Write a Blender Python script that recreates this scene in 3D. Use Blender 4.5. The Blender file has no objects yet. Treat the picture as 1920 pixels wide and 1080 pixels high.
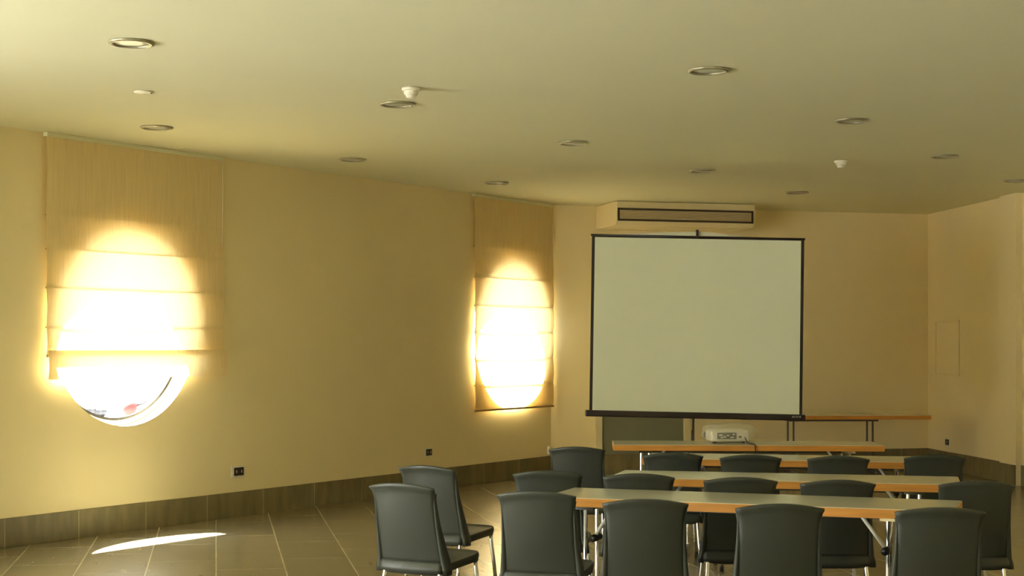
import bpy, bmesh, math, random
from mathutils import Vector, Matrix
R = math.radians
random.seed(7)
scn = bpy.context.scene
col = scn.collection

# ------------------------------------------------------------ camera, light, exposure
F = 2900.0            # focal length in pixels of a 1920 px wide frame
CX, HY = 960.0, 645.0 # vertical centre line and horizon of the frame
EYE = 1.6
CEIL = 3.304
cam = bpy.data.cameras.new('camera')
cam.sensor_width = 36.0
cam.lens = 36.0 * F / 1920.0
cam.shift_y = (HY - 540.0) / 1920.0
cam.clip_end = 500
camo = bpy.data.objects.new('camera', cam)
camo.location = (0, 0, EYE)
camo.rotation_euler = (R(90), 0, 0)
col.objects.link(camo)
scn.camera = camo

w = bpy.data.worlds.new('World')
scn.world = w
w.use_nodes = True
nt = w.node_tree
sky = nt.nodes.new('ShaderNodeTexSky')
sky.sky_type = 'NISHITA'
sky.sun_disc = False
sky.sun_elevation = R(57)
sky.sun_rotation = R(-34)
sky.dust_density = 3.0
hsv = nt.nodes.new('ShaderNodeHueSaturation')
hsv.inputs['Saturation'].default_value = 0.3
nt.links.new(sky.outputs[0], hsv.inputs['Color'])
nt.links.new(hsv.outputs[0], nt.nodes['Background'].inputs[0])
nt.nodes['Background'].inputs[1].default_value = 0.42

SUN_DIR = Vector((0.44, -0.66, -1.28)).normalized()
sl = bpy.data.lights.new('sun', 'SUN')
sl.energy = 46.0
sl.angle = R(0.6)
sl.color = (1.0, 0.97, 0.91)
so = bpy.data.objects.new('sun', sl)
so.rotation_euler = (-SUN_DIR).to_track_quat('Z', 'Y').to_euler()
so.location = (-20, 30, 30)
col.objects.link(so)

scn.view_settings.view_transform = 'Standard'
scn.view_settings.look = 'None'
scn.view_settings.gamma = 1.0
scn.view_settings.use_curve_mapping = False
scn.view_settings.exposure = 2.17
scn.cycles.max_bounces = 14
scn.cycles.diffuse_bounces = 9
scn.cycles.transparent_max_bounces = 12
scn.cycles.caustics_reflective = False
scn.cycles.caustics_refractive = False
scn.cycles.use_denoising = True
scn.cycles.sample_clamp_indirect = 3.0

# ------------------------------------------------------------ materials
def mat(name, color, rough=0.6, metal=0.0, spec=0.5, noise=None, bump=None, coat=0.0, sheen=0.0):
    m = bpy.data.materials.new(name)
    m.use_nodes = True
    t = m.node_tree
    b = t.nodes['Principled BSDF']
    b.inputs['Base Color'].default_value = (*color, 1)
    b.inputs['Roughness'].default_value = rough
    b.inputs['Metallic'].default_value = metal
    b.inputs['Specular IOR Level'].default_value = spec
    b.inputs['Coat Weight'].default_value = coat
    tc = t.nodes.new('ShaderNodeTexCoord')
    if noise:
        scale, amt, stretch = noise
        mp = t.nodes.new('ShaderNodeMapping')
        mp.inputs['Scale'].default_value = stretch
        n = t.nodes.new('ShaderNodeTexNoise')
        n.inputs['Scale'].default_value = scale
        n.inputs['Detail'].default_value = 5
        mr = t.nodes.new('ShaderNodeMapRange')
        mr.inputs['From Min'].default_value = 0.3
        mr.inputs['From Max'].default_value = 0.7
        mr.inputs['To Min'].default_value = 1 - amt
        mr.inputs['To Max'].default_value = 1 + amt
        mx = t.nodes.new('ShaderNodeVectorMath')
        mx.operation = 'SCALE'
        mx.inputs[0].default_value = color
        t.links.new(tc.outputs['Object'], mp.inputs[0])
        t.links.new(mp.outputs[0], n.inputs['Vector'])
        t.links.new(n.outputs['Fac'], mr.inputs['Value'])
        t.links.new(mr.outputs[0], mx.inputs['Scale'])
        t.links.new(mx.outputs[0], b.inputs['Base Color'])
    if bump:
        scale, st, dist = bump
        n2 = t.nodes.new('ShaderNodeTexNoise')
        n2.inputs['Scale'].default_value = scale
        n2.inputs['Detail'].default_value = 4
        bp = t.nodes.new('ShaderNodeBump')
        bp.inputs['Strength'].default_value = st
        bp.inputs['Distance'].default_value = dist
        t.links.new(tc.outputs['Object'], n2.inputs['Vector'])
        t.links.new(n2.outputs['Fac'], bp.inputs['Height'])
        t.links.new(bp.outputs[0], b.inputs['Normal'])
    return m

M = {}
M['wall'] = mat('cream_plaster', (0.85, 0.745, 0.475), 0.75, spec=0.25, noise=(1.3, 0.025, (1, 1, 1)), bump=(60, 0.15, 0.003))
M['ceiling'] = mat('ceiling_paint', (0.775, 0.765, 0.555), 0.85, spec=0.2, noise=(0.8, 0.015, (1, 1, 1)), bump=(80, 0.1, 0.002))
M['outer'] = mat('outer_render', (0.7, 0.68, 0.6), 0.9)
M['white_frame'] = mat('white_window_frame', (0.75, 0.75, 0.72), 0.4)
M['shell'] = mat('charcoal_resin', (0.044, 0.050, 0.040), 0.42, spec=0.38, noise=(3, 0.05, (1, 1, 1)), bump=(400, 0.08, 0.001))
M['chrome'] = mat('chrome', (0.75, 0.74, 0.70), 0.14, metal=1.0)
M['black'] = mat('black_plastic', (0.012, 0.011, 0.010), 0.35)
M['bar'] = mat('dark_bar', (0.02, 0.012, 0.01), 0.4)
M['laminate'] = mat('pale_laminate', (0.62, 0.61, 0.50), 0.16, spec=0.6, noise=(2, 0.02, (1, 1, 1)))
M['beech'] = mat('beech_edge', (0.55, 0.25, 0.045), 0.4, noise=(3, 0.12, (1, 1, 14)))
M['steel'] = mat('grey_steel', (0.10, 0.10, 0.09), 0.4, metal=0.6)
M['screen'] = mat('matte_screen', (0.70, 0.745, 0.60), 0.95, spec=0.1)
M['screen_back'] = mat('black_border', (0.015, 0.012, 0.008), 0.7)
M['ac'] = mat('ac_casing', (0.80, 0.70, 0.45), 0.5)
M['ac_grille'] = mat('ac_grille', (0.46, 0.38, 0.22), 0.55)
M['ac_dark'] = mat('ac_dark', (0.05, 0.035, 0.015), 0.6)
M['door'] = mat('grey_green_door', (0.20, 0.21, 0.15), 0.5, noise=(2, 0.04, (1, 1, 1)))
M['door_frame'] = mat('door_frame', (0.66, 0.60, 0.40), 0.5)
M['white_plastic'] = mat('white_plastic', (0.80, 0.78, 0.68), 0.35)
M['socket_dark'] = mat('brown_socket', (0.035, 0.02, 0.012), 0.4)
M['diffuser'] = mat('frosted_diffuser', (0.66, 0.68, 0.55), 0.3)
M['reflector'] = mat('lamp_rim', (0.40, 0.37, 0.25), 0.3, metal=0.4)
M['projector'] = mat('projector_casing', (0.72, 0.70, 0.62), 0.35)
M['pavement'] = mat('pale_pavement', (0.45, 0.44, 0.41), 0.9, noise=(0.5, 0.05, (1, 1, 1)))
M['red'] = mat('faded_red', (0.30, 0.015, 0.012), 0.6)
M['grey'] = mat('mid_grey', (0.03, 0.03, 0.035), 0.6)
M['rod'] = mat('blind_rod', (0.40, 0.29, 0.13), 0.6)

def glass_mat():
    m = bpy.data.materials.new('window_glass')
    m.use_nodes = True
    t = m.node_tree
    t.nodes.clear()
    o = t.nodes.new('ShaderNodeOutputMaterial')
    mix = t.nodes.new('ShaderNodeMixShader')
    tr = t.nodes.new('ShaderNodeBsdfTransparent')
    tr.inputs[0].default_value = (0.93, 0.95, 0.94, 1)
    gl = t.nodes.new('ShaderNodeBsdfGlossy')
    gl.inputs['Roughness'].default_value = 0.02
    lw = t.nodes.new('ShaderNodeLayerWeight')
    pw = t.nodes.new('ShaderNodeMath'); pw.operation = 'POWER'
    pw.inputs[1].default_value = 5.0
    ma = t.nodes.new('ShaderNodeMath'); ma.operation = 'MULTIPLY_ADD'
    ma.inputs[1].default_value = 0.7
    ma.inputs[2].default_value = 0.03
    t.links.new(lw.outputs['Facing'], pw.inputs[0])
    t.links.new(pw.outputs[0], ma.inputs[0])
    t.links.new(ma.outputs[0], mix.inputs[0])
    t.links.new(tr.outputs[0], mix.inputs[1])
    t.links.new(gl.outputs[0], mix.inputs[2])
    t.links.new(mix.outputs[0], o.inputs[0])
    return m
M['glass'] = glass_mat()

def film_mat():
    m = bpy.data.materials.new('clear_plastic_film')
    m.use_nodes = True
    t = m.node_tree
    t.nodes.clear()
    o = t.nodes.new('ShaderNodeOutputMaterial')
    mix = t.nodes.new('ShaderNodeMixShader')
    mix.inputs[0].default_value = 0.27
    tr = t.nodes.new('ShaderNodeBsdfTransparent')
    tr.inputs[0].default_value = (0.95, 0.95, 0.9, 1)
    pb = t.nodes.new('ShaderNodeBsdfPrincipled')
    pb.inputs['Base Color'].default_value = (0.8, 0.78, 0.66, 1)
    pb.inputs['Roughness'].default_value = 0.15
    tc = t.nodes.new('ShaderNodeTexCoord')
    n = t.nodes.new('ShaderNodeTexNoise')
    n.inputs['Scale'].default_value = 18
    bp = t.nodes.new('ShaderNodeBump')
    bp.inputs['Strength'].default_value = 0.9
    bp.inputs['Distance'].default_value = 0.02
    t.links.new(tc.outputs['Object'], n.inputs['Vector'])
    t.links.new(n.outputs['Fac'], bp.inputs['Height'])
    t.links.new(bp.outputs[0], pb.inputs['Normal'])
    t.links.new(tr.outputs[0], mix.inputs[1])
    t.links.new(pb.outputs[0], mix.inputs[2])
    t.links.new(mix.outputs[0], o.inputs[0])
    return m
M['film'] = film_mat()

def fabric_mat(name, color, trans, translucency):
    m = bpy.data.materials.new(name)
    m.use_nodes = True
    t = m.node_tree
    t.nodes.clear()
    o = t.nodes.new('ShaderNodeOutputMaterial')
    mix = t.nodes.new('ShaderNodeMixShader')
    mix.inputs[0].default_value = translucency
    df = t.nodes.new('ShaderNodeBsdfDiffuse')
    tl = t.nodes.new('ShaderNodeBsdfTranslucent')
    tc = t.nodes.new('ShaderNodeTexCoord')
    mp = t.nodes.new('ShaderNodeMapping')
    mp.inputs['Scale'].default_value = (30, 30, 1.0)
    n = t.nodes.new('ShaderNodeTexNoise')
    n.inputs['Scale'].default_value = 2.0
    n.inputs['Detail'].default_value = 6
    mr = t.nodes.new('ShaderNodeMapRange')
    mr.inputs['From Min'].default_value = 0.3
    mr.inputs['From Max'].default_value = 0.7
    mr.inputs['To Min'].default_value = 0.93
    mr.inputs['To Max'].default_value = 1.05
    t.links.new(tc.outputs['Object'], mp.inputs[0])
    t.links.new(mp.outputs[0], n.inputs['Vector'])
    t.links.new(n.outputs['Fac'], mr.inputs['Value'])
    for sh, c in ((df, color), (tl, trans)):
        sc = t.nodes.new('ShaderNodeVectorMath')
        sc.operation = 'SCALE'
        sc.inputs[0].default_value = c
        t.links.new(mr.outputs[0], sc.inputs['Scale'])
        t.links.new(sc.outputs[0], sh.inputs['Color'])
    t.links.new(df.outputs[0], mix.inputs[1])
    t.links.new(tl.outputs[0], mix.inputs[2])
    t.links.new(mix.outputs[0], o.inputs[0])
    return m
M['blind'] = fabric_mat('ivory_blind_fabric', (0.88, 0.74, 0.43), (0.68, 0.56, 0.33), 0.25)

def tile_mat(name, base, mortar, sx, sy, ang, off, rough, mort, vary=0.1, axis='XY', bias=0.0, msize=None):
    m = bpy.data.materials.new(name)
    m.use_nodes = True
    t = m.node_tree
    b = t.nodes['Principled BSDF']
    b.inputs['Specular IOR Level'].default_value = 0.5
    tc = t.nodes.new('ShaderNodeTexCoord')
    mp = t.nodes.new('ShaderNodeMapping')
    mp.vector_type = 'POINT'
    mp.inputs['Rotation'].default_value = (R(90) if axis == 'XZ' else 0, 0, ang)
    mp.inputs['Location'].default_value = (off[0], off[1], 0)
    br = t.nodes.new('ShaderNodeTexBrick')
    br.offset = 0.5 if axis == 'XY' else 0.0
    br.inputs['Scale'].default_value = 1.0
    br.inputs['Brick Width'].default_value = sx
    br.inputs['Row Height'].default_value = sy
    br.inputs['Mortar Size'].default_value = mort
    br.inputs['Mortar Smooth'].default_value = 0.1
    br.inputs['Bias'].default_value = 0
    br.inputs['Color1'].default_value = (*[c * (1 - vary) for c in base], 1)
    br.inputs['Color2'].default_value = (*[c * (1 + vary) for c in base], 1)
    br.inputs['Mortar'].default_value = (*mortar, 1)
    mp2 = t.nodes.new('ShaderNodeMapping')
    mp2.inputs['Scale'].default_value = (1.0, 6.0, 1.0) if axis == 'XY' else (5.0, 5.0, 1.2)
    n = t.nodes.new('ShaderNodeTexNoise')
    n.inputs['Scale'].default_value = 2.2
    n.inputs['Detail'].default_value = 2
    n.inputs['Roughness'].default_value = 0.5
    mr = t.nodes.new('ShaderNodeMapRange')
    mr.inputs['From Min'].default_value = 0.3
    mr.inputs['From Max'].default_value = 0.7
    mr.inputs['To Min'].default_value = 0.78
    mr.inputs['To Max'].default_value = 1.2
    sc = t.nodes.new('ShaderNodeVectorMath')
    sc.operation = 'SCALE'
    t.links.new(tc.outputs['Object'], mp.inputs[0])
    t.links.new(mp.outputs[0], br.inputs['Vector'])
    t.links.new(mp.outputs[0] if axis == 'XY' else tc.outputs['Object'], mp2.inputs[0])
    t.links.new(mp2.outputs[0], n.inputs['Vector'])
    t.links.new(n.outputs['Fac'], mr.inputs['Value'])
    t.links.new(br.outputs['Color'], sc.inputs[0])
    t.links.new(mr.outputs[0], sc.inputs['Scale'])
    t.links.new(sc.outputs[0], b.inputs['Base Color'])
    mr2 = t.nodes.new('ShaderNodeMapRange')
    mr2.inputs['To Min'].default_value = rough - 0.06
    mr2.inputs['To Max'].default_value = rough + 0.1
    t.links.new(n.outputs['Fac'], mr2.inputs['Value'])
    b.inputs['Roughness'].default_value = rough
    bp = t.nodes.new('ShaderNodeBump')
    bp.invert = True
    bp.inputs['Strength'].default_value = 0.4
    bp.inputs['Distance'].default_value = 0.002
    t.links.new(br.outputs['Fac'], bp.inputs['Height'])
    t.links.new(bp.outputs[0], b.inputs['Normal'])
    return m
TILE_ANG = math.atan((CX - 405.0) / F)     # floor joints lean left by this much
M['floor'] = tile_mat('stone_floor_tile', (0.205, 0.178, 0.110), (0.48, 0.44, 0.28), 0.97, 0.484, 0, (0, 0), 0.23, 0.005)
# rows run away from the camera: swap so that the continuous joints are the receding ones
mpn = [n for n in M['floor'].node_tree.nodes if n.type == 'MAPPING' and n.inputs['Rotation'].default_value[2] == 0][0]
mpn.inputs['Rotation'].default_value = (0, 0, R(90) - TILE_ANG)
M['base_l'] = tile_mat('stone_skirting_tile', (0.195, 0.165, 0.085), (0.40, 0.36, 0.22), 0.742, 5.0, 0, (0, 2.0), 0.45, 0.004, 0.08, 'XZ')

# ------------------------------------------------------------ helpers
def tag(o, label=None, cat=None, group=None, kind=None):
    if label: o['label'] = label
    if cat: o['category'] = cat
    if group: o['group'] = group
    if kind: o['kind'] = kind
    return o

def empty(name, loc=(0, 0, 0), rz=0.0):
    o = bpy.data.objects.new(name, None)
    o.empty_display_size = 0.1
    o.location = loc
    o.rotation_euler = (0, 0, rz)
    col.objects.link(o)
    return o

def build(name, bm, material, parent=None, smooth=False, bevel=0.0, seg=2):
    me = bpy.data.meshes.new(name)
    bmesh.ops.recalc_face_normals(bm, faces=bm.faces)
    bm.to_mesh(me)
    bm.free()
    if smooth:
        for p in me.polygons: p.use_smooth = True
    me.materials.append(material)
    o = bpy.data.objects.new(name, me)
    col.objects.link(o)
    if parent: o.parent = parent
    if bevel:
        md = o.modifiers.new('bevel', 'BEVEL')
        md.width = bevel
        md.segments = seg
        md.limit_method = 'ANGLE'
        md.angle_limit = R(40)
    return o

def copy_tree(o, parent=None):
    c = o.copy()
    col.objects.link(c)
    c.parent = parent
    for ch in list(o.children):
        copy_tree(ch, c)
    return c

def box(bm, x0, x1, y0, y1, z0, z1, mtx=None):
    vs = [bm.verts.new(Vector(p)) for p in ((x0, y0, z0), (x1, y0, z0), (x1, y1, z0), (x0, y1, z0),
                                            (x0, y0, z1), (x1, y0, z1), (x1, y1, z1), (x0, y1, z1))]
    for f in ((0, 3, 2, 1), (4, 5, 6, 7), (0, 1, 5, 4), (1, 2, 6, 5), (2, 3, 7, 6), (3, 0, 4, 7)):
        bm.faces.new([vs[i] for i in f])
    if mtx:
        for v in vs: v.co = mtx @ v.co
    return vs

def prism(bm, pts, z0, z1):
    a = [bm.verts.new((p[0], p[1], z0)) for p in pts]
    b = [bm.verts.new((p[0], p[1], z1)) for p in pts]
    n = len(pts)
    bm.faces.new(a[::-1]); bm.faces.new(b)
    for i in range(n):
        bm.faces.new((a[i], a[(i + 1) % n], b[(i + 1) % n], b[i]))

def tube(bm, pts, r, n=12, caps=True):
    pts = [Vector(p) for p in pts]
    rings = []
    ref = None
    for i, p in enumerate(pts):
        d = (pts[min(i + 1, len(pts) - 1)] - pts[max(i - 1, 0)]).normalized()
        if ref is None:
            ref = Vector((0, 0, 1)) if abs(d.z) < 0.9 else Vector((1, 0, 0))
        u = d.cross(ref).normalized()
        v = u.cross(d).normalized()
        ref = v
        rr = r[i] if isinstance(r, (list, tuple)) else r
        rings.append([bm.verts.new(p + (u * math.cos(2 * math.pi * k / n) + v * math.sin(2 * math.pi * k / n)) * rr) for k in range(n)])
    for a, b in zip(rings, rings[1:]):
        for k in range(n):
            bm.faces.new((a[k], a[(k + 1) % n], b[(k + 1) % n], b[k]))
    if caps:
        bm.faces.new(rings[0][::-1]); bm.faces.new(rings[-1])

def lathe(bm, prof, n=40, c=(0, 0, 0), close=False):
    c = Vector(c)
    rings = []
    for r, z in prof:
        if r < 1e-6:
            rings.append([bm.verts.new(c + Vector((0, 0, z)))])
        else:
            rings.append([bm.verts.new(c + Vector((r * math.cos(2 * math.pi * k / n), r * math.sin(2 * math.pi * k / n), z))) for k in range(n)])
    pairs = list(zip(rings, rings[1:]))
    if close: pairs.append((rings[-1], rings[0]))
    for a, b in pairs:
        for k in range(n):
            k2 = (k + 1) % n
            if len(a) == 1 and len(b) == 1: continue
            if len(a) == 1: bm.faces.new((a[0], b[k], b[k2]))
            elif len(b) == 1: bm.faces.new((a[k], a[k2], b[0]))
            else: bm.faces.new((a[k], a[k2], b[k2], b[k]))

def at(px, py, h):
    """the spot at height h that is seen at that place of the photograph"""
    y = (EYE - h) * F / (py - HY)
    return Vector(((px - CX) / F * y, y, h))

# ------------------------------------------------------------ room plan (metres, seen from above)
LA = math.atan((2851.0 - CX) / F)                  # left wall's direction
U = Vector((math.sin(LA), math.cos(LA), 0))
N = Vector((math.cos(LA), -math.sin(LA), 0))       # into the room
K = (EYE * F / 384.0) * 2851.0                     # depth along the left wall = K/(2851-px)
P0 = Vector((-CX / F * K / 2851.0, K / 2851.0, 0))
def s_of(px): return (K / (2851.0 - px) - K / 2851.0) / math.cos(LA)
def scale_at(px): return F / (K / (2851.0 - px))
def h_of(px, py): return EYE - (py - HY) / scale_at(px)
def LW(s, d=0.0, h=0.0): return P0 + U * s + N * d + Vector((0, 0, h))
S_A = s_of(1033)
A = LW(S_A)
Bc = at(1740, 402, CEIL); Bc.z = 0
BW = (Bc - A).normalized()                         # back wall direction
BN = Vector((BW.y, -BW.x, 0))                      # out of the back wall into the room
RWd = Vector(((CX - 676.0) / F, -1, 0)).normalized()   # right wall coming towards the camera
RN = Vector((-1, -(CX - 676.0) / F, 0)).normalized()
def BWp(px, d=0.0):
    """point on the back wall seen in that column"""
    t = Vector(((px - CX) / F, 1, 0))
    o = A + BN * d
    den = t.x * BW.y - t.y * BW.x
    k = (o.x * BW.y - o.y * BW.x) / den
    return t * k
def RWp(px, d=0.0):
    t = Vector(((px - CX) / F, 1, 0))
    o = Bc + RN * d
    den = t.x * RWd.y - t.y * RWd.x
    k = (o.x * RWd.y - o.y * RWd.x) / den
    return t * k
T = 0.25          # wall thickness
S_E = -9.5        # far end of the left wall, out of the picture
E0 = LW(S_E)
XL = E0.x
YB = -3.5
rk = (Bc.y - YB) / -RWd.y
D0 = Bc + RWd * rk

# floor and ceiling
bm = bmesh.new()
outline = [Vector((XL, YB, 0)), D0, Bc, A, E0]
prism(bm, [(p.x, p.y) for p in [Vector((XL - T, YB - T, 0)), D0 + Vector((T, -T, 0)), Bc + Vector((T, T, 0)), A + Vector((-T * .3, T, 0)), E0 + Vector((-T, 0.05, 0))]], -0.12, 0.0)
tag(build('floor', bm, M['floor']), kind='structure')
bm = bmesh.new()
prism(bm, [(p.x, p.y) for p in [Vector((XL - T, YB - T, 0)), D0 + Vector((T, -T, 0)), Bc + Vector((T, T, 0)), A + Vector((-T * .3, T, 0)), E0 + Vector((-T, 0.05, 0))]], CEIL, CEIL + 0.2)
tag(build('ceiling', bm, M['ceiling']), kind='structure')

# left wall with its two round openings
SW = [(s_of(118) + s_of(350)) / 2, (s_of(893) + s_of(1037)) / 2]
HC, RA, RB = 1.715, 0.815, 0.815
SW[1] = min(SW[1], S_A - RA - 0.055)
bm = bmesh.new()
def quad_wall(s0, s1, h0, h1):
    vs = [[bm.verts.new(LW(s, d, h)) for s, h in ((s0, h0), (s1, h0), (s1, h1), (s0, h1))] for d in (0, -T)]
    bm.faces.new(vs[0]); bm.faces.new(vs[1][::-1])
    for i in range(4):
        bm.faces.new((vs[0][i], vs[0][(i + 1) % 4], vs[1][(i + 1) % 4], vs[1][i]))
DS0, DS1, DSH = -8.2, -3.9, 2.5      # glazed opening, left of the picture
quad_wall(S_E, DS0, 0, CEIL)
quad_wall(DS0, DS1, DSH, CEIL)
edges = [DS1]
for sc_ in SW: edges += [sc_ - RA - 0.03, sc_ + RA + 0.03]
edges.append(S_A + T * 0.5)
for i in range(0, len(edges), 2):
    if edges[i + 1] - edges[i] > 0.01: quad_wall(edges[i], edges[i + 1], 0, CEIL)
for sc_ in SW:
    s0, s1 = sc_ - RA - 0.03, sc_ + RA + 0.03
    n = 96
    rows = {}
    for d in (0, -T):
        inner, outer = [], []
        angs = [2 * math.pi * k / n for k in range(n)]
        for a in angs:
            c_, s_ = math.cos(a), math.sin(a)
            inner.append(bm.verts.new(LW(sc_ + RA * c_, d, HC + RB * s_)))
            # hit the rectangle
            ks = []
            if c_ > 1e-9: ks.append((s1 - sc_) / c_)
            if c_ < -1e-9: ks.append((s0 - sc_) / c_)
            if s_ > 1e-9: ks.append((CEIL - HC) / s_)
            if s_ < -1e-9: ks.append((0 - HC) / s_)
            k = min(ks)
            outer.append((sc_ + k * c_, HC + k * s_))
        # snap nearest to the four corners
        for cs, chh in ((s0, 0), (s1, 0), (s1, CEIL), (s0, CEIL)):
            j = min(range(n), key=lambda q: (outer[q][0] - cs) ** 2 + (outer[q][1] - chh) ** 2)
            outer[j] = (cs, chh)
        ov = [bm.verts.new(LW(p[0], d, p[1])) for p in outer]
        for k in range(n):
            bm.faces.new((inner[k], ov[k], ov[(k + 1) % n], inner[(k + 1) % n]))
        rows[d] = inner
    for k in range(n):
        bm.faces.new((rows[0][k], rows[0][(k + 1) % n], rows[-T][(k + 1) % n], rows[-T][k]))
tag(build('wall_left', bm, M['wall']), kind='structure')

for i, sc_ in enumerate(SW):
    root = empty('window_%d' % (i + 1), LW(sc_, -0.15, HC), 0)
    tag(root, kind='structure')
    mt = Matrix.Rotation(math.atan2(U.y, U.x), 4, 'Z') @ Matrix.Rotation(R(90), 4, 'X')
    bm = bmesh.new()
    lathe(bm, [(RA - 0.002, -0.02), (RA - 0.045, -0.02), (RA - 0.045, 0.02), (RA - 0.002, 0.02)], 96, close=True)
    bm.transform(mt)
    build('window_frame', bm, M['white_frame'], root)
    bm = bmesh.new()
    lathe(bm, [(RA - 0.045, 0.0), (RA - 0.068, 0.0), (RA - 0.068, 0.022), (RA - 0.045, 0.022)], 96, close=True)
    bm.transform(mt)
    build('gasket', bm, M['black'], root)
    bm = bmesh.new()
    lathe(bm, [(0, -0.003), (RA - 0.05, -0.003), (RA - 0.05, 0.003), (0, 0.003)], 64)
    bm.transform(mt)
    build('glass', bm, M['glass'], root)

# left wall's skirting
bm = bmesh.new()
SK = 0.233
box(bm, 0, S_A - DS1 - 0.001, -0.014, 0, 0, SK)
o = build('baseboard_left', bm, M['base_l'], bevel=0.002)
o.location = LW(S_A)
o.rotation_euler = (0, 0, math.atan2(-U.y, -U.x))
# box runs from the corner back towards the camera; +y of the box must face the room
o.scale = (1, 1, 1)
for v in o.data.vertices: v.co.y = -v.co.y
o.data.flip_normals()
for p in (o,): tag(p, kind='structure')

def wall_strip(name, p0, p1, thick, material, h0=0.0, h1=CEIL, side=1):
    d = (p1 - p0).normalized()
    nn = Vector((-d.y, d.x, 0)) * side * thick
    bm = bmesh.new()
    prism(bm, [(p.x, p.y) for p in (p0, p1, p1 + nn, p0 + nn)], h0, h1)
    return build(name, bm, material)

# back wall (outwards = away from BN)
tag(wall_strip('wall_back', A, Bc + BW * 0.1, T, M['wall'], side=1), kind='structure')
tag(wall_strip('wall_right', Bc, D0, T, M['wall'], side=1), kind='structure')
# skirtings of back and right wall
def skirt(name, p0, p1, nrm, phase=0.0):
    d = (p1 - p0).normalized()
    L = (p1 - p0).length
    bm = bmesh.new()
    box(bm, 0, L, 0, 0.014, 0, SK)
    ang = math.atan2(d.y, d.x)
    yv = Vector((-math.sin(ang), math.cos(ang), 0))
    if yv.dot(nrm) < 0:
        for v in bm.verts: v.co.y = -v.co.y
    o = build(name, bm, M['base_l'], bevel=0.002)
    o.location = p0
    o.rotation_euler = (0, 0, ang)
    return tag(o, kind='structure')
skirt('baseboard_back', BWp(1292), Bc - BW * 0.015, BN)
# pilaster on the right wall
pz0, pz1 = RWp(1885), RWp(1916)
bm = bmesh.new()
prism(bm, [(p.x, p.y) for p in (pz0, pz0 + RN * 0.07, pz1 + RN * 0.07, pz1)], 0, CEIL)
tag(build('trim_1', bm, M['wall']), kind='structure')
skirt('baseboard_right', Bc + RN * 0.0 + RWd * 0.015, pz0 - RWd * 0.002, RN)
skirt('baseboard_pilaster', pz0 + RN * 0.072, pz1 + RN * 0.072, RN)
skirt('baseboard_right_near', pz1, D0, RN)

# rear wall, behind the camera
tag(wall_strip('wall_rear', Vector((XL - T, YB, 0)), D0 + Vector((T, 0, 0)), T, M['wall'], side=-1), kind='structure')
# glazed side behind the left edge of the picture: piers and lintel with three glass doors
GY0, GY1, GH = -2.6, E0.y - 0.5, 2.75
bm = bmesh.new()
box(bm, XL - T, XL, YB, GY0, 0, CEIL)
box(bm, XL - T, XL, GY1, E0.y + 0.05, 0, CEIL)
box(bm, XL - T, XL, GY0, GY1, GH, CEIL)
nb = 3
bw = (GY1 - GY0) / nb
for k in range(1, nb):
    box(bm, XL - T, XL, GY0 + k * bw - 0.12, GY0 + k * bw + 0.12, 0, GH)
tag(build('wall_side', bm, M['wall']), kind='structure')
for k in range(nb):
    y0 = GY0 + k * bw + (0.12 if k else 0)
    y1 = GY0 + (k + 1) * bw - (0.12 if k < nb - 1 else 0)
    root = tag(empty('window_%d' % (k + 3), (XL - 0.14, (y0 + y1) / 2, 0)), kind='structure')
    hw = (y1 - y0) / 2
    bm = bmesh.new()
    for a, b in ((-hw + .003, -hw + 0.06), (-0.03, 0.03), (hw - 0.06, hw - .003)): box(bm, -0.03, 0.03, a, b, 0.002, GH - .003)
    box(bm, -0.03, 0.03, -hw + 0.06, hw - 0.06, 0.002, 0.08)
    box(bm, -0.03, 0.03, -hw + 0.06, hw - 0.06, GH - 0.07, GH - .003)
    build('window_frame', bm, M['white_frame'], root)
    bm = bmesh.new()
    box(bm, -0.003, 0.003, -hw + 0.05, hw - 0.05, 0.07, GH - 0.06)
    build('glass', bm, M['glass'], root)

# sky portals at the openings (sampling aids only, they give no light themselves)
def portal(loc, sx, sy, direction, name):
    l = bpy.data.lights.new(name, 'AREA')
    l.shape = 'RECTANGLE'
    l.size, l.size_y = sx, sy
    l.cycles.is_portal = True
    o = bpy.data.objects.new(name, l)
    o.location = loc
    o.rotation_euler = direction.to_track_quat('-Z', 'Z').to_euler()
    col.objects.link(o)
def daylight_standin(loc, sx, sy, direction, watts):  # added area lamp set in an unseen opening, standing in for daylight
    l = bpy.data.lights.new('daylight_standin', 'AREA')
    l.shape = 'RECTANGLE'
    l.size, l.size_y = sx, sy
    l.energy = watts
    l.color = (1.0, 0.985, 0.93)
    o = bpy.data.objects.new('daylight_standin', l)
    o.location = loc
    o.rotation_euler = direction.to_track_quat('-Z', 'Z').to_euler()
    col.objects.link(o)
daylight_standin((XL - 0.09, (GY0 + GY1) / 2, GH / 2), GY1 - GY0 - 0.2, GH - 0.2, Vector((1, 0, 0)), 210.0)
for sc_ in SW:
    portal(LW(sc_, -T - 0.02, HC), 2 * RA, 2 * RB, N, 'sky_portal')

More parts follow.
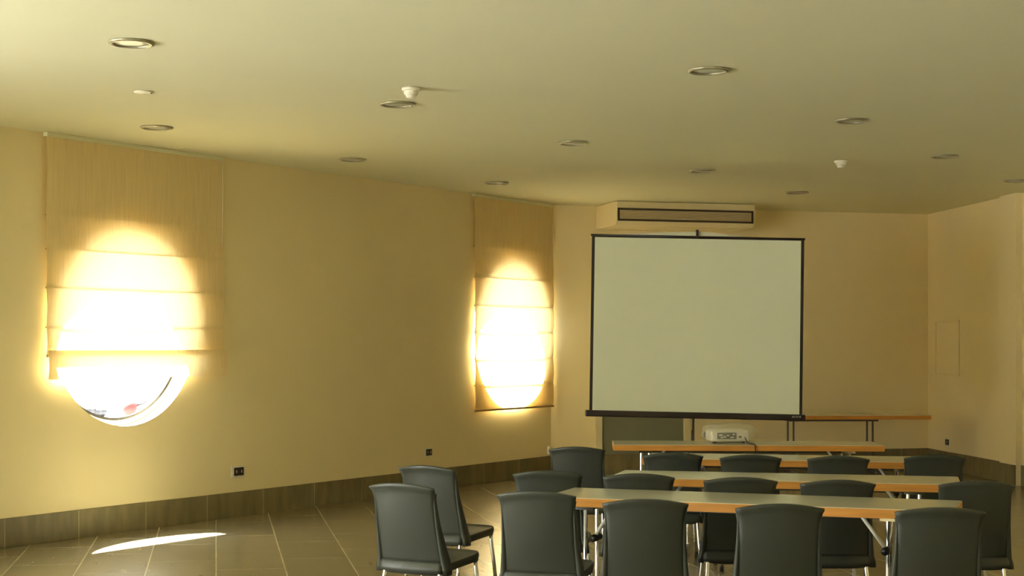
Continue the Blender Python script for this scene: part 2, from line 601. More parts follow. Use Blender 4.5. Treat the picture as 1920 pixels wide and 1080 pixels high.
hw = (DS1 - DS0) / 2
root = tag(empty('window_6', LW((DS0 + DS1) / 2, -0.14, 0), math.atan2(U.y, U.x)), kind='structure')
bm = bmesh.new()
for a, b in ((-hw + .003, -hw + 0.06), (-hw / 3 - 0.03, -hw / 3 + 0.03), (hw / 3 - 0.03, hw / 3 + 0.03), (hw - 0.06, hw - .003)): box(bm, a, b, -0.03, 0.03, 0.002, DSH - .003)
box(bm, -hw + 0.06, hw - 0.06, -0.03, 0.03, 0.002, 0.08)
box(bm, -hw + 0.06, hw - 0.06, -0.03, 0.03, DSH - 0.07, DSH - .003)
build('window_frame', bm, M['white_frame'], root)
bm = bmesh.new()
box(bm, -hw + 0.05, hw - 0.05, -0.003, 0.003, 0.07, DSH - 0.06)
build('glass', bm, M['glass'], root)
daylight_standin(LW((DS0 + DS1) / 2, -0.08, DSH / 2), DS1 - DS0 - 0.2, DSH - 0.2, N, 105.0)
# unseen flat slab, added to keep direct sun out of the glazed openings
bm = bmesh.new()
pp_ = [LW(S_E - 4.0, -T), LW(-3.3, -T), LW(-3.3, -3.4), LW(S_E - 4.0, -3.4)]
prism(bm, [(p.x, p.y) for p in pp_], 2.95, 3.1)
prism(bm, [(XL - T, YB), (XL - T, E0.y), (XL - T - 3.4, E0.y), (XL - T - 3.4, YB)], 2.951, 3.101)
tag(build('sun_block_slab', bm, M['outer']), kind='structure')

# ground outside
bm = bmesh.new()
prism(bm, [(-90, -60), (60, -60), (60, 120), (-90, 120)], -0.5, -0.125)
tag(build('ground', bm, M['pavement']), kind='structure')

# ------------------------------------------------------------ roman blinds
def blind(s0, s1, top, bottom, folds, stack, label):
    W = s1 - s0
    root = empty('roman_blind', LW((s0 + s1) / 2, 0.0, 0), math.atan2(U.y, U.x))
    tag(root, label, 'blind', 'ivory roman blinds over the round windows')
    # local: x along the wall, -y into the room
    bm = bmesh.new()
    zs = [top]
    fl = sorted(folds, reverse=True) + [bottom]
    prev = top
    cols = 24
    prof = []
    for f in fl:
        m = 6
        for j in range(m):
            q = j / m
            prof.append((prev + (f - prev) * q, 0.045 + 0.010 * math.sin(math.pi * q)))
        prof.append((f + 0.004, 0.043))
        prev = f - 0.001
    prof.append((bottom, 0.045))
    grid = []
    for z, y in prof:
        grid.append([bm.verts.new((-W / 2 + W * c / cols + 0.004 * math.sin(z * 7) * (1 if c == cols else 0), -(y + 0.0015 * math.sin(c * 0.9 + z * 2)), z)) for c in range(cols + 1)])
    for a, b in zip(grid, grid[1:]):
        for c in range(cols):
            bm.faces.new((a[c], a[c + 1], b[c + 1], b[c]))
    build('fabric', bm, M['blind'], root, smooth=True)
    bm = bmesh.new()
    box(bm, -W / 2, W / 2, -0.055, -0.002, top, top + 0.035)
    build('head_rail', bm, M['ceiling'], root, bevel=0.003)
    for f in folds:
        bm = bmesh.new()
        tube(bm, [(-W / 2 + 0.004, -0.0335, f), (W / 2 - 0.004, -0.0335, f)], 0.006, 8)
        build('rod', bm, M['rod'], root, smooth=True)
    if stack:
        zt, zb = stack
        Ws = W + 0.02
        bm = bmesh.new()
        for k, (yy, dz) in enumerate(((0.078, 0.0),)):
            rows_ = []
            for q in range(7):
                z = zb + dz + (zt - zb) * q / 6
                y = yy + 0.012 * math.sin(math.pi * q / 6)
                rows_.append([bm.verts.new((-Ws / 2 + Ws * c / 12, -y, z)) for c in range(13)])
            for a, b in zip(rows_, rows_[1:]):
                for c in range(12): bm.faces.new((a[c], a[c + 1], b[c + 1], b[c]))
        build('folded_hem', bm, M['blind'], root, smooth=True)
    bm = bmesh.new()
    box(bm, -W / 2, W / 2, -0.058, -0.040, bottom - 0.008, bottom + 0.014)
    build('hem_bar', bm, M['rod'], root, bevel=0.003)
    bm = bmesh.new()
    tube(bm, [(W / 2 - 0.03, -0.064, top), (W / 2 - 0.03, -0.065, top - 0.75)], 0.0025, 6)
    build('cord', bm, M['white_plastic'], root, smooth=True)
    return root

b1 = (s_of(80), s_of(412))
hx = 90
f1 = [h_of(hx, y) for y in (403, 467, 540, 614)]
blind(b1[0], b1[1], CEIL - 0.036, h_of(80, 668), f1, (h_of(78, 657), h_of(78, 712)),
      'ivory roman blind half raised, the foot of a round window showing below it')
b2 = (s_of(884), S_A - 0.02)
f2 = [h_of(890, y) for y in (462, 520, 573, 623, 673, 723)]
blind(b2[0], b2[1], CEIL - 0.036, h_of(884, 771), f2, None,
      'fully lowered ivory roman blind in the corner left of the projection screen')

# ------------------------------------------------------------ doorway in the back wall
p0, p1 = BWp(1115), BWp(1292)
W = (p1 - p0).length
root = tag(empty('door_1', p0, math.atan2(BW.y, BW.x)), kind='structure')
bm = bmesh.new()
DH = 2.12
box(bm, 0, 0.085, -0.05, 0, 0, DH + 0.085)
box(bm, W - 0.085, W, -0.05, 0, 0, DH + 0.085)
box(bm, 0.085, W - 0.085, -0.05, 0, DH, DH + 0.085)
build('door_frame', bm, M['door_frame'], root, bevel=0.004)
bm = bmesh.new()
box(bm, 0.088, W - 0.088, -0.025, 0, 0.235, DH - 0.003)
build('door_leaf', bm, M['door'], root)
bm = bmesh.new()
box(bm, 0.088, W - 0.088, -0.034, 0, 0.004, 0.233)
build('kick_plate', bm, M['base_l'], root)
bm = bmesh.new()
tube(bm, [(W - 0.15, -0.03, 1.05), (W - 0.15, -0.075, 1.05), (W - 0.27, -0.075, 1.05)], 0.010, 10)
build('door_handle', bm, M['chrome'], root, smooth=True)
skirt('baseboard_back_left', A + BW * 0.02, p0 - BW * 0.002, BN)

# ------------------------------------------------------------ air conditioner under the ceiling
q0 = at(1155, 376, CEIL); q1 = at(1420, 382, CEIL)
q0.z = q1.z = 0
L = (q1 - q0).length
ang = math.atan2(BW.y, BW.x)
AD = 0.66
# bring the unit's back to the wall
dist = (q0 - A).dot(BN)
root = empty('air_conditioner', q0, ang)
tag(root, 'long cream air conditioner hung below the ceiling above the projection screen', 'air conditioner')
bm = bmesh.new()
za = CEIL - 0.29
prof = [(0, CEIL - 0.003), (0, CEIL - 0.235), (0.05, za), (dist - 0.003, za), (dist - 0.003, CEIL - 0.003)]
a = [bm.verts.new((0, y, z)) for y, z in prof]
b = [bm.verts.new((L, y, z)) for y, z in prof]
bm.faces.new(a); bm.faces.new(b[::-1])
for i in range(5): bm.faces.new((a[i], a[(i + 1) % 5], b[(i + 1) % 5], b[i]))
build('casing', bm, M['ac'], root, bevel=0.012)
bm = bmesh.new()
gz0, gz1 = CEIL - 0.238, CEIL - 0.085
gx0, gx1 = 0.02, L - 0.03
for x0, x1, z0, z1 in ((gx0, gx0 + 0.022, gz0, gz1), (gx1 - 0.022, gx1, gz0, gz1), (gx0, gx1, gz1 - 0.024, gz1), (gx0, gx1, gz0, gz0 + 0.024)):
    box(bm, x0, x1, -0.014, 0.006, z0, z1)
build('outlet_frame', bm, M['ac_dark'], root)
for k in range(3):
    bm = bmesh.new()
    zc = gz0 + 0.045 + k * 0.032
    box(bm, gx0 + 0.024, gx1 - 0.024, -0.010, 0.004, zc - 0.014, zc + 0.014, Matrix.Rotation(0, 4, 'X'))
    build('louver', bm, M['ac_grille'], root, bevel=0.004)
bm = bmesh.new()
box(bm, L * 0.08, L * 0.92, 0.2, dist - 0.1, za - 0.004, za + 0.002)
build('intake_grille', bm, M['ac'], root)

# ------------------------------------------------------------ folding tables
def make_table(L, D, pos, ang, label, group, leg_x=0.28, leg_xl=None, dark=False, h=0.74, thick=0.05, brace=True):
    root = empty('folding_table', pos, ang)       # origin: middle of the table, floor level
    tag(root, label, 'table', group)
    bm = bmesh.new()
    box(bm, -L / 2 + .004, L / 2 - .004, -D / 2 + .004, D / 2 - .004, h - thick + 0.003, h)
    build('tabletop', bm, M['laminate'], root, bevel=0.002)
    bm = bmesh.new()
    t_ = 0.006
    box(bm, -L / 2, L / 2, -D / 2 - .001, -D / 2 + t_, h - thick, h - 0.003)
    box(bm, -L / 2, L / 2, D / 2 - t_, D / 2 + .001, h - thick, h - 0.003)
    box(bm, -L / 2 - .001, -L / 2 + t_, -D / 2, D / 2, h - thick, h - 0.003)
    box(bm, L / 2 - t_, L / 2 + .001, -D / 2, D / 2, h - thick, h - 0.003)
    build('edge_band', bm, M['beech'], root)
    bm = bmesh.new()
    box(bm, -L / 2 + leg_x, L / 2 - leg_x, -0.02, 0.02, h - thick - 0.035, h - thick)
    build('under_rail', bm, M['steel'], root)
    lm = M['steel'] if dark else M['chrome']
    for sx in (-1, 1):
        x = sx * (L / 2 - (leg_xl if leg_xl and sx < 0 else leg_x))
        bm = bmesh.new()
        for dx in (-0.035, 0.035):
            tube(bm, [(x + dx, 0, 0.05), (x + dx, 0, h - thick - 0.03)], 0.012, 10)
        box(bm, x - 0.06, x + 0.06, -0.16, 0.16, h - thick - 0.03, h - thick)
        box(bm, x - 0.055, x + 0.055, -0.03, 0.03, 0.03, 0.07)
        lg = build('leg', bm, lm, root, smooth=False)
        bm = bmesh.new()
        tube(bm, [(x, -D / 2 + 0.02, 0.022), (x, -D / 2 + 0.06, 0.035), (x, 0, 0.045), (x, D / 2 - 0.06, 0.035), (x, D / 2 - 0.02, 0.022)], 0.02, 10)
        build('foot', bm, lm, lg, smooth=True)
        if brace:
            xb = x - sx * 0.17
            bm = bmesh.new()
            tube(bm, [(xb, -0.09, h - thick - 0.004), (x - sx * 0.04, -0.05, h - thick - 0.19)], 0.011, 10)
            build('brace', bm, M['white_plastic'] if not dark else lm, root, smooth=True)
            bm = bmesh.new()
            tube(bm, [(x - sx * 0.04, -0.09, h - thick - 0.20), (x - sx * 0.04, 0.02, h - thick - 0.20)], 0.022, 14)
            build('knob', bm, M['black'], root, smooth=True)
    return root

def table_from(fl, fr, back_left, L, D, label, group, **kw):
    """fl, fr: two points of the near top edge; back_left: far left corner of the top"""
    d = (fr - fl); d.z = 0; d.normalize()
    nn = Vector((-d.y, d.x, 0))
    # left end: foot of the back-left corner on the front line
    tt = (back_left - fl).dot(d)
    c0 = fl + d * tt
    c0.z = 0
    pos = c0 + d * (L / 2) + nn * (D / 2)
    return make_table(L, D, pos, math.atan2(d.y, d.x), label, group, **kw)

H = 0.74
gT = 'long tables with pale tops in rows'
T1 = table_from(at(1175, 937, H), at(1675, 955, H), at(1076, 914, H), 2.24, 0.60,
    'nearest of the long pale topped tables, behind the front line of chairs', gT, leg_x=0.33, leg_xl=0.20)
T2 = table_from(at(1266, 897.5, H), at(1760, 908, H), at(1157, 881, H) + Vector((0.05, 0, 0)), 2.19, 0.60,
    'second long pale topped table counting away from the camera', gT)
T3 = table_from(at(1335, 861, H), at(1663, 866, H), at(1206, 848, H) + Vector((0.07, 0, 0)), 2.19, 0.60,
    'third long pale topped table, just before the one with the projector', gT)
T4 = table_from(at(1156, 834, H), at(1655, 835.5, H), at(1148, 826, H), 2.29, 0.60,
    'long table with orange wood edge carrying the wrapped projector', gT)
bt = at(1745, 779, H)
make_table(2.3, 0.62, Vector((bt.x - 1.15 * math.cos(R(5)), bt.y + 0.30, 0)), R(3.0),
    'dim wooden table by the back wall, half hidden behind the projection screen', gT, leg_x=0.66, dark=True, brace=False)

# ------------------------------------------------------------ chairs
def make_chair():
    root = empty('resin_chair')
    # local: faces +y, origin on the floor under the top edge of the backrest; width 0.44, top 0.82
    W2 = 0.222
    def back_pt(u, v, th=0.0):
        # u -1..1 across, v 0..1 upwards
        zc = 0.365 + (0.82 - 0.365) * v
        z = zc - (0.028 * abs(u) ** 2.2) * v ** 3
        half = 0.200 - 0.004 * math.sin(math.pi * min(1, v * 1.05)) + 0.017 * (max(0, v - 0.82) / 0.18) ** 1.6 * abs(u) ** 2
        half += 0.012 * (1 - v) ** 2
        x = u * half
        y = 0.105 - 0.105 * v ** 1.15 - 0.012 * math.sin(math.pi * v)
        y += 0.038 * abs(u) ** 2.2 * (0.75 + 0.25 * v)      # wraps forward at the sides
        y -= 0.020 * max(0, (v - 0.9) / 0.1) ** 2           # lip rolls backwards
        return Vector((x, y + th, z))
    bm = bmesh.new()
    nu, nv = 16, 18
    for th in (0.0,):
        g = [[bm.verts.new(back_pt(-1 + 2 * i / nu, j / nv)) for i in range(nu + 1)] for j in range(nv + 1)]
        for j in range(nv):
            for i in range(nu):
                bm.faces.new((g[j][i], g[j][i + 1], g[j + 1][i + 1], g[j + 1][i]))
    o = build('backrest', bm, M['shell'], root, smooth=True)
    md = o.modifiers.new('solid', 'SOLIDIFY'); md.thickness = 0.012; md.offset = 0
    # side stiles: flanges that run down either side of the back and become the rear legs' sockets
    for sx in (-1, 1):
        bm = bmesh.new()
        rings = []
        for j in range(19):
            v = j / 18 * 0.93
            p = back_pt(sx, v)
            wdt = 0.0045 + 0.013 * (1 - v) ** 1.5
            dep = 0.009 + 0.030 * (1 - v) ** 1.3
            if j == 0: pass
            rings.append((p, wdt, dep))
        # continue down to the skirt foot
        pb = back_pt(sx, 0)
        low = [(Vector((pb.x + sx * 0.010, pb.y + 0.0, 0.302)), 0.020, 0.034), (Vector((pb.x + sx * 0.006, pb.y, 0.335)), 0.021, 0.040)]
        rings = low + rings
        vr = []
        for p, a, b in rings:
            vr.append([bm.verts.new(p + Vector((dx * a, dy * b + b * 0.45, 0))) for dx, dy in
                       ((-1, -.6), (-.6, -1), (.6, -1), (1, -.6), (1, .6), (.6, 1), (-.6, 1), (-1, .6))])
        for a, b in zip(vr, vr[1:]):
            for k in range(8): bm.faces.new((a[k], a[(k + 1) % 8], b[(k + 1) % 8], b[k]))
        bm.faces.new(vr[0][::-1]); bm.faces.new(vr[-1])
        build('side_stile', bm, M['shell'], root, smooth=True)
    # seat with a deep curved skirt
    bm = bmesh.new()
    def loop(hw, hd, z, cy, p=5.0, sag=0.0, n=48, arch=0.0):
        vs = []
        for k in range(n):
            a = 2 * math.pi * k / n
            c_, s_ = math.cos(a), math.sin(a)
            x = hw * math.copysign(abs(c_) ** (2 / p), c_)
            y = hd * math.copysign(abs(s_) ** (2 / p), s_)
            zz = z + sag * (1 - (x / 0.24) ** 2) + 0.030 * ((y + cy - 0.10) / 0.48)
            if arch:
                zz += arch * max(0, 1 - (abs(y) / hd) ** 2.5) * (abs(x) / hw) ** 4 + arch * max(0, 1 - (abs(x) / hw) ** 2.5) * (1 if y > 0 else 0) * (abs(y) / hd) ** 4
            vs.append(bm.verts.new((x, y + cy, zz)))
        return vs
    cy = 0.345
    ls = [loop(0.208, 0.248, 0.298, cy, arch=0.012), loop(0.214, 0.252, 0.340, cy), loop(0.211, 0.248, 0.355, cy),
          loop(0.195, 0.232, 0.348, cy), loop(0.15, 0.16, 0.353, cy, 3), loop(0.07, 0.07, 0.348, cy, 2.5)]
    for a, b in zip(ls, ls[1:]):
        for k in range(48): bm.faces.new((a[k], a[(k + 1) % 48], b[(k + 1) % 48], b[k]))
    bm.faces.new(ls[-1])
    inn = loop(0.201, 0.240, 0.298, cy, arch=0.012)
    inn2 = loop(0.201, 0.238, 0.345, cy)
    for a, b in ((inn2, inn), (inn, ls[0])):
        for k in range(48): bm.faces.new((a[k], a[(k + 1) % 48], b[(k + 1) % 48], b[k]))
    bm.faces.new(inn2[::-1])
    build('seat', bm, M['shell'], root, smooth=True, bevel=0)
    # rear skirt band under the backrest
    bm = bmesh.new()
    rows_ = []
    for j, (z, dy) in enumerate(((0.310, -0.004), (0.335, 0.0), (0.362, 0.006), (0.374, 0.016))):
        rows_.append([bm.verts.new((back_pt(-1 + 2 * i / 16, 0).x * 0.99, back_pt(-1 + 2 * i / 16, 0).y + dy - 0.02, z)) for i in range(17)])
    for a, b in zip(rows_, rows_[1:]):
        for i in range(16): bm.faces.new((a[i], a[i + 1], b[i + 1], b[i]))
    o = build('rear_skirt', bm, M['shell'], root, smooth=True)
    md = o.modifiers.new('solid', 'SOLIDIFY'); md.thickness = 0.010; md.offset = 0
    # chrome legs
    for sx in (-1, 1):
        for front in (0, 1):
            bm = bmesh.new()
            y0 = 0.53 if front else 0.13
            y1 = 0.56 if front else 0.06
            x0 = sx * 0.183
            x1 = sx * (0.205 if front else 0.200)
            tube(bm, [(x0, y0, 0.34), (x0, y0, 0.30), (x0 + (x1 - x0) * .5, (y0 + y1) / 2, 0.17), (x1, y1, 0.015)], 0.0125, 12)
            lg = build('leg', bm, M['chrome'], root, smooth=True)
            bm = bmesh.new()
            tube(bm, [(x1, y1, 0.0), (x1, y1, 0.03)], 0.0155, 12)
            build('foot_cap', bm, M['black'], lg, smooth=True)
    return root

# the column and height of each backrest's top edge, heading, label
chairs = [
 (749, 906.0, -29, 'charcoal chair at the far left end of the front line, turned toward the tables'),
 (797, 873.0, -29, 'charcoal chair directly behind the leftmost chair, turned the same way'),
 (1004, 921.0, -15, 'charcoal chair at the left end of the nearest table, covering its left corner'),
 (1210, 936.0, -4, 'charcoal chair facing the nearest table, its left half, between two other front chairs'),
 (1463, 945.0, -3, 'charcoal chair facing the middle of the nearest table, left of the white brace'),
 (1765, 951.5, -2, 'charcoal chair at the right end of the nearest table, closest to the camera'),
 (1026, 883.0, -10, 'charcoal chair left of the second table, directly behind a nearer chair'),
 (1198, 888.0, -4, 'charcoal chair over the left end of the second table'),
 (1389, 895.0, -3, 'charcoal chair at the second table, second from its left end'),
 (1572, 900.0, -2, 'charcoal chair at the second table, third from its left end'),
 (1833, 902.0, -2, 'dark chair beyond the right end of the second table'),
 (1081, 838.0, -10, 'charcoal chair standing alone by the corner under the lowered blind'),
 (1262, 849.0, -3, 'charcoal chair over the left end of the third table'),
 (1408, 853.0, -3, 'charcoal chair at the third table, below the projector'),
 (1573, 855.0, -2, 'charcoal chair at the third table, just left of its right end'),
 (1754, 853.0, -2, 'dark chair at the right end of the third table'),
]
proto = make_chair()
for i, (px, py, hd, lab) in enumerate(chairs):
    o = proto if i == 0 else copy_tree(proto)
    p = at(px, py, 0.82)
    p.z = 0
    o.location = p
    o.rotation_euler = (0, 0, R(hd))
    tag(o, lab, 'chair', 'charcoal resin chairs with chrome legs')

# ------------------------------------------------------------ projection screen on its tripod
YS = 14.7
k = YS / F
def sx_(px): return (px - CX) * k
def sz_(py): return EYE - (py - HY) * k
root = empty('projection_screen', (sx_(1305), YS, 0), 0)
tag(root, 'white portable projection screen with black border on a stand', 'projection screen')
X = lambda px: sx_(px) - sx_(1305)
def quadslab(bm, pts, y0, y1):
    a = [bm.verts.new((x, y0, z)) for x, z in pts]
    b = [bm.verts.new((x, y1, z)) for x, z in pts]
    bm.faces.new(a); bm.faces.new(b[::-1])
    n_ = len(pts)
    for i in range(n_): bm.faces.new((a[i], a[(i + 1) % n_], b[(i + 1) % n_], b[i]))
corner = [(X(1110), sz_(441)), (X(1508), sz_(448.5)), (X(1504), sz_(778)), (X(1105), sz_(770))]
bm = bmesh.new()
quadslab(bm, corner, -0.002, 0.002)
build('border', bm, M['screen_back'], root)
inner = [(X(1115.5), sz_(444.5)), (X(1502), sz_(451.5)), (X(1498.5), sz_(777)), (X(1110.5), sz_(769))]
bm = bmesh.new()
quadslab(bm, inner, -0.004, -0.0022)
build('screen_fabric', bm, M['screen'], root)
bm = bmesh.new()
tube(bm, [(X(1108), 0, sz_(440.5)), (X(1509.5), 0, sz_(448.5))], 0.010, 12)
build('top_bar', bm, M['bar'], root, smooth=True)
bm = bmesh.new()
quadslab(bm, [(X(1135), sz_(439)), (X(1290), sz_(434.5)), (X(1322), sz_(434.5)), (X(1400), sz_(444)), (X(1400), sz_(446)), (X(1135), sz_(441.5))], 0.012, 0.018)
build('hanger_flap', bm, M['diffuser'], root)
bm = bmesh.new()
box(bm, X(1305), X(1309.5), -0.02, 0.02, sz_(446), sz_(431))
build('hook', bm, M['bar'], root, bevel=0.003)
bm = bmesh.new()
case = [(X(1097), sz_(768.5)), (X(1509.5), sz_(777.5)), (X(1509.5), sz_(789)), (X(1097), sz_(780.5))]
quadslab(bm, case, -0.035, 0.035)
cs = build('case', bm, M['bar'], root, bevel=0.012)
bm = bmesh.new()
for j, (wd) in enumerate((3.0, 2.0, 2.6, 2.0, 3.2)):
    xs = 1484 + j * 3.4
    quadslab(bm, [(X(xs), sz_(779.6)), (X(xs + wd * .8), sz_(779.6)), (X(xs + wd * .8), sz_(783)), (X(xs), sz_(783))], -0.037, -0.0345)
lb = build('logo', bm, M['grey'], cs)
lb.data.materials[0] = mat('logo_print', (0.35, 0.33, 0.28), 0.5)
bm = bmesh.new()
tube(bm, [(X(1300), 0.05, 0.55), (X(1307), 0.05, sz_(433))], 0.011, 12)
tube(bm, [(X(1299), 0.05, 0.08), (X(1300), 0.05, 0.78)], 0.016, 12)
build('pole', bm, M['steel'], root, smooth=True)
for a_ in (R(100), R(205), R(335)):
    bm = bmesh.new()
    tube(bm, [(X(1299), 0.05, 0.62), (X(1299) + 0.38 * math.cos(a_), 0.05 + 0.30 * math.sin(a_), 0.012)], 0.010, 10)
    build('leg', bm, M['steel'], root, smooth=True)

# ------------------------------------------------------------ projector and its plastic bag
pj = at(1372, 831.5, H)
root = empty('projector', (pj.x - 0.02, pj.y + 0.14, H), R(6))
tag(root, 'pale projector inside a clear bag on the orange edged table', 'projector')
bm = bmesh.new()
box(bm, -0.17, 0.17, -0.11, 0.12, 0.012, 0.115)
build('body', bm, M['projector'], root, bevel=0.022, seg=4)
bm = bmesh.new()
box(bm, -0.115, 0.055, -0.114, -0.100, 0.035, 0.092)
pp = build('port_panel', bm, M['ac_dark'], root)
bm = bmesh.new()
for x_, z_, w_ in ((-0.10, 0.065, 0.03), (-0.06, 0.05, 0.02), (-0.03, 0.062, 0.02), (0.0, 0.045, 0.03), (0.02, 0.072, 0.018), (-0.085, 0.045, 0.02)):
    box(bm, x_, x_ + w_, -0.118, -0.112, z_, z_ + 0.010)
build('port', bm, M['white_plastic'], pp)
bm = bmesh.new()
box(bm, 0.075, 0.10, -0.114, -0.10, 0.045, 0.062)
build('button', bm, M['black'], root)
for x_ in (-0.13, 0.13):
    bm = bmesh.new()
    tube(bm, [(x_, -0.06, 0.001), (x_, -0.06, 0.02)], 0.014, 12)
    build('foot', bm, M['black'], root, smooth=True)
bm = bmesh.new()
tube(bm, [(-0.15, 0.119, 0.06), (-0.15, 0.135, 0.06)], 0.03, 20)
build('lens', bm, M['black'], root, smooth=True)
# power cable over the near edge of the table
bm = bmesh.new()
tube(bm, [(0.13, -0.105, 0.05), (0.135, -0.13, 0.03), (0.14, -0.155, 0.008), (0.142, -0.25, 0.007), (0.143, -0.385, 0.007), (0.143, -0.405, -0.01), (0.143, -0.408, -0.12), (0.145, -0.40, -0.40)], 0.005, 8)
o = build('power_cable', bm, M['black'], None, smooth=True)
o.location = root.location
o.rotation_euler = root.rotation_euler
tag(o, 'thin black cable hanging from the projector over the table edge', 'cable')
bm = bmesh.new()
bmesh.ops.create_icosphere(bm, subdivisions=5, radius=1)
rnd = random.Random(3)
from mathutils import noise as mnoise
for v in bm.verts:
    d = v.co.copy()
    p_ = 3.2
    nrm = (abs(d.x) ** p_ + abs(d.y) ** p_ + abs(d.z) ** p_) ** (1 / p_)
    d = d / nrm
    wob = 1 + 0.07 * mnoise.noise(Vector((d.x * 2.3, d.y * 2.3, d.z * 2.3))) + 0.03 * mnoise.noise(d * 7)
    v.co = Vector((d.x * 0.235 * wob, d.y * 0.150 * wob, max(0.002, 0.083 + d.z * 0.084 * wob)))
bag = build('plastic_bag', bm, M['film'], None, smooth=True)
bag.location = (pj.x + 0.005, pj.y + 0.155, H)
bag.rotation_euler = (0, 0, R(6))
tag(bag, 'crumpled clear plastic bag pulled over the projector', 'plastic bag')

# ------------------------------------------------------------ sockets, panel, small wall things
def socket(name, pos, ang, w_, h_, label, cat='socket', group=None, mods=2):
    root = empty(name, pos, ang)      # local x along the wall, -y into the room
    tag(root, label, cat, group)
    bm = bmesh.new()
    box(bm, -w_ / 2, w_ / 2, -0.010, -0.001, -h_ / 2, h_ / 2)
    build('frame', bm, M['white_plastic'], root, bevel=0.003)
    n_ = mods
    for k_ in range(n_):
        bm = bmesh.new()
        ww = (w_ - 0.05) / n_
        x0 = -w_ / 2 + 0.035 + k_ * ww
        box(bm, x0, x0 + ww - 0.004, -0.016, -0.008, -h_ / 2 + 0.015, h_ / 2 - 0.015)
        md_ = build('module', bm, M['socket_dark'], root, bevel=0.002)
        bm = bmesh.new()
        box(bm, x0 + ww * .4, x0 + ww * .52, -0.018, -0.015, -0.012, 0.012)
        build('contact', bm, M['white_plastic'], md_)
    return root
la = math.atan2(U.y, U.x)
socket('wall_socket', LW(s_of(445), 0, h_of(445, 884)), la, 0.18, 0.105, 'double wall socket with dark inserts above the skirting, nearer the big blind', 'socket', 'dark wall sockets on the left wall')
socket('wall_socket', LW(s_of(802), 0, h_of(802, 848)), la, 0.155, 0.10, 'dark wall socket above the skirting behind the leftmost chairs', 'socket', 'dark wall sockets on the left wall')
pr = RWp(1776)
ra = math.atan2(-RWd.y, -RWd.x)
ra_in = math.atan2(RWd.y, RWd.x)
def right_wall_at(px, py):
    q = RWp(px)
    return Vector((q.x, q.y, EYE - (py - HY) * q.y / F))
q = right_wall_at(1777, 829)
socket('wall_switch', q, ra_in, 0.17, 0.10, 'small dark switch low on the right wall', 'switch', mods=1)
# flush cupboard door in the right wall
qa, qb = right_wall_at(1754, 602), right_wall_at(1800, 706)
root = tag(empty('service_hatch', Vector((qa.x, qa.y, 0)), ra_in), 'cream flush hatch with thin outline on the right wall', 'wall hatch')
Lh = (Vector((qb.x, qb.y, 0)) - Vector((qa.x, qa.y, 0))).length
hz0, hz1 = qb.z, qa.z
bm = bmesh.new()
for x0, x1, z0, z1 in ((0, 0.05, hz0, hz1), (Lh - 0.09, Lh, hz0, hz1), (0, Lh, hz0, hz0 + 0.02), (0, Lh, hz1 - 0.02, hz1)):
    box(bm, x0, x1, -0.018, -0.001, z0, z1)
build('frame', bm, M['wall'], root, bevel=0.002)
bm = bmesh.new()
box(bm, 0.06, Lh - 0.10, -0.012, -0.001, hz0 + 0.03, hz1 - 0.03)
build('hatch_door', bm, M['wall'], root, bevel=0.002)
# little white box low in the far left corner
bm = bmesh.new()
box(bm, -0.035, 0.035, -0.04, -0.001, -0.05, 0.05)
o = build('junction_box', bm, M['white_plastic'], None, bevel=0.008)
o.location = LW(S_A - 0.06, 0, 0.30)
o.rotation_euler = (0, 0, la)
tag(o, 'small white box on the wall corner just above the skirting', 'junction box')

# ------------------------------------------------------------ ceiling fittings
def make_downlight():
    root = empty('recessed_downlight')
    bm = bmesh.new()
    lathe(bm, [(0.100, -0.001), (0.127, -0.001), (0.129, -0.006), (0.124, -0.013), (0.110, -0.017), (0.100, -0.012)], 48, close=True)
    build('rim', bm, M['reflector'], root, smooth=True)
    bm = bmesh.new()
    lathe(bm, [(0, -0.008), (0.06, -0.0075), (0.1005, -0.005), (0.1005, -0.001), (0, -0.001)], 48)
    build('diffuser', bm, M['diffuser'], root, smooth=True)
    return root
dl = [
 (246, 79, 'largest round downlight, in the upper left of the ceiling'),
 (294, 238, 'round downlight close to the top of the big blind'),
 (745, 194, 'round downlight right beside the nearer smoke detector'),
 (662, 298, 'round downlight above the left wall between the two blinds'),
 (1328, 131, 'round downlight nearest the camera on the right half of the ceiling'),
 (1075, 267, 'round downlight between the two smoke detectors, mid ceiling'),
 (931, 342, 'round downlight close above the top of the lowered corner blind'),
 (1597, 225, 'round downlight above the farther smoke detector'),
 (1317, 319, 'round downlight straight above the air conditioner'),
 (1495, 360, 'round downlight between air conditioner and right corner, farthest back'),
 (1771, 292, 'round downlight to the right of the farther smoke detector'),
 (1904, 338, 'round downlight cut by the right edge of the photo'),
]
pd = make_downlight()
for i, (px, py, lab) in enumerate(dl):
    o = pd if i == 0 else copy_tree(pd)
    o.location = at(px, py, CEIL)
    tag(o, lab, 'ceiling light', 'round ceiling downlights')
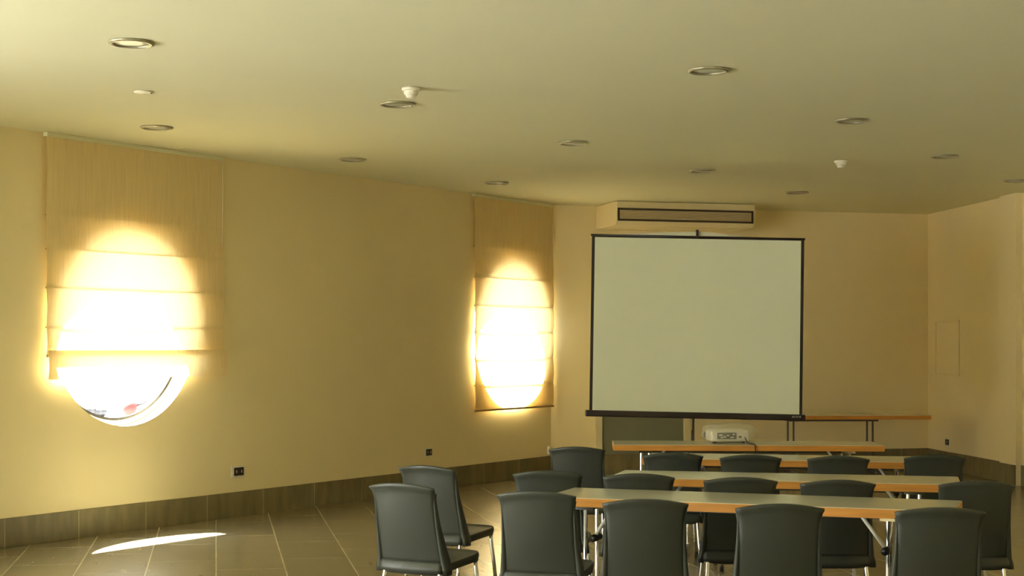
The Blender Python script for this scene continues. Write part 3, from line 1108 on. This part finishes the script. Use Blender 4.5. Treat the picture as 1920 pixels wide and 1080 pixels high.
def make_detector():
    root = empty('smoke_detector')
    bm = bmesh.new()
    lathe(bm, [(0, -0.001), (0.062, -0.001), (0.064, -0.012), (0.058, -0.02), (0, -0.02)], 36)
    build('base', bm, M['white_plastic'], root, smooth=True)
    bm = bmesh.new()
    lathe(bm, [(0.045, -0.019), (0.050, -0.034), (0.040, -0.048), (0.024, -0.056), (0, -0.058)], 36)
    build('sensor_head', bm, M['white_plastic'], root, smooth=True)
    bm = bmesh.new()
    lathe(bm, [(0.030, -0.052), (0.034, -0.050), (0.036, -0.058), (0.026, -0.068), (0, -0.070)], 24)
    build('cap', bm, M['white_plastic'], root, smooth=True)
    return root
dd = make_detector()
dd.location = at(771, 165, CEIL)
tag(dd, 'white smoke detector on the ceiling, nearer of the two', 'smoke detector', 'white smoke detectors')
d2 = copy_tree(dd)
d2.location = at(1577, 301, CEIL)
tag(d2, 'white smoke detector farther back toward the right', 'smoke detector', 'white smoke detectors')
root = empty('ceiling_cap', at(270, 172, CEIL))
tag(root, 'small flat white disc on the ceiling above the big blind', 'ceiling cap')
bm = bmesh.new()
lathe(bm, [(0, -0.001), (0.066, -0.001), (0.066, -0.007), (0.058, -0.010), (0, -0.011)], 36)
build('disc', bm, M['white_plastic'], root, smooth=True)
bm = bmesh.new()
tube(bm, [(0.052, -0.01, -0.010), (0.052, -0.01, -0.013)], 0.008, 12)
build('screw', bm, M['grey'], root, smooth=True)

# ------------------------------------------------------------ what shows through the foot of the round window
g = at(243, 790, -0.125)
root = empty('red_container', Vector((g.x, g.y, -0.125)))
tag(root, 'faded red tub outside, seen through the round window', 'tub')
bm = bmesh.new()
lathe(bm, [(0, 0), (0.13, 0), (0.18, 0.42), (0.15, 0.42), (0.14, 0.06), (0, 0.06)], 24)
build('tub', bm, M['red'], root, smooth=True)
bm = bmesh.new()
tube(bm, [(0.17, 0, 0.36), (0.34, 0, 0.40), (0.36, 0, 0.46)], 0.03, 10)
build('spout', bm, M['grey'], root, smooth=True)
g = at(172, 781, -0.125)
bm = bmesh.new()
for dx, dz, rr in ((-0.2, 0.1, 0.14), (0.0, 0.12, 0.17), (0.2, 0.1, 0.15)):
    bmesh.ops.create_icosphere(bm, subdivisions=2, radius=rr, matrix=Matrix.Translation((dx, 0, dz)) @ Matrix.Diagonal((1.2, 1, 0.8, 1)))
for v in bm.verts: v.co += Vector((0, 0, max(0, -v.co.z)))
o = build('grey_boulder', bm, M['grey'], None, smooth=False)
o.location = Vector((g.x, g.y, -0.125))
tag(o, 'low dark grey lump outside, left of the red tub', 'boulder')
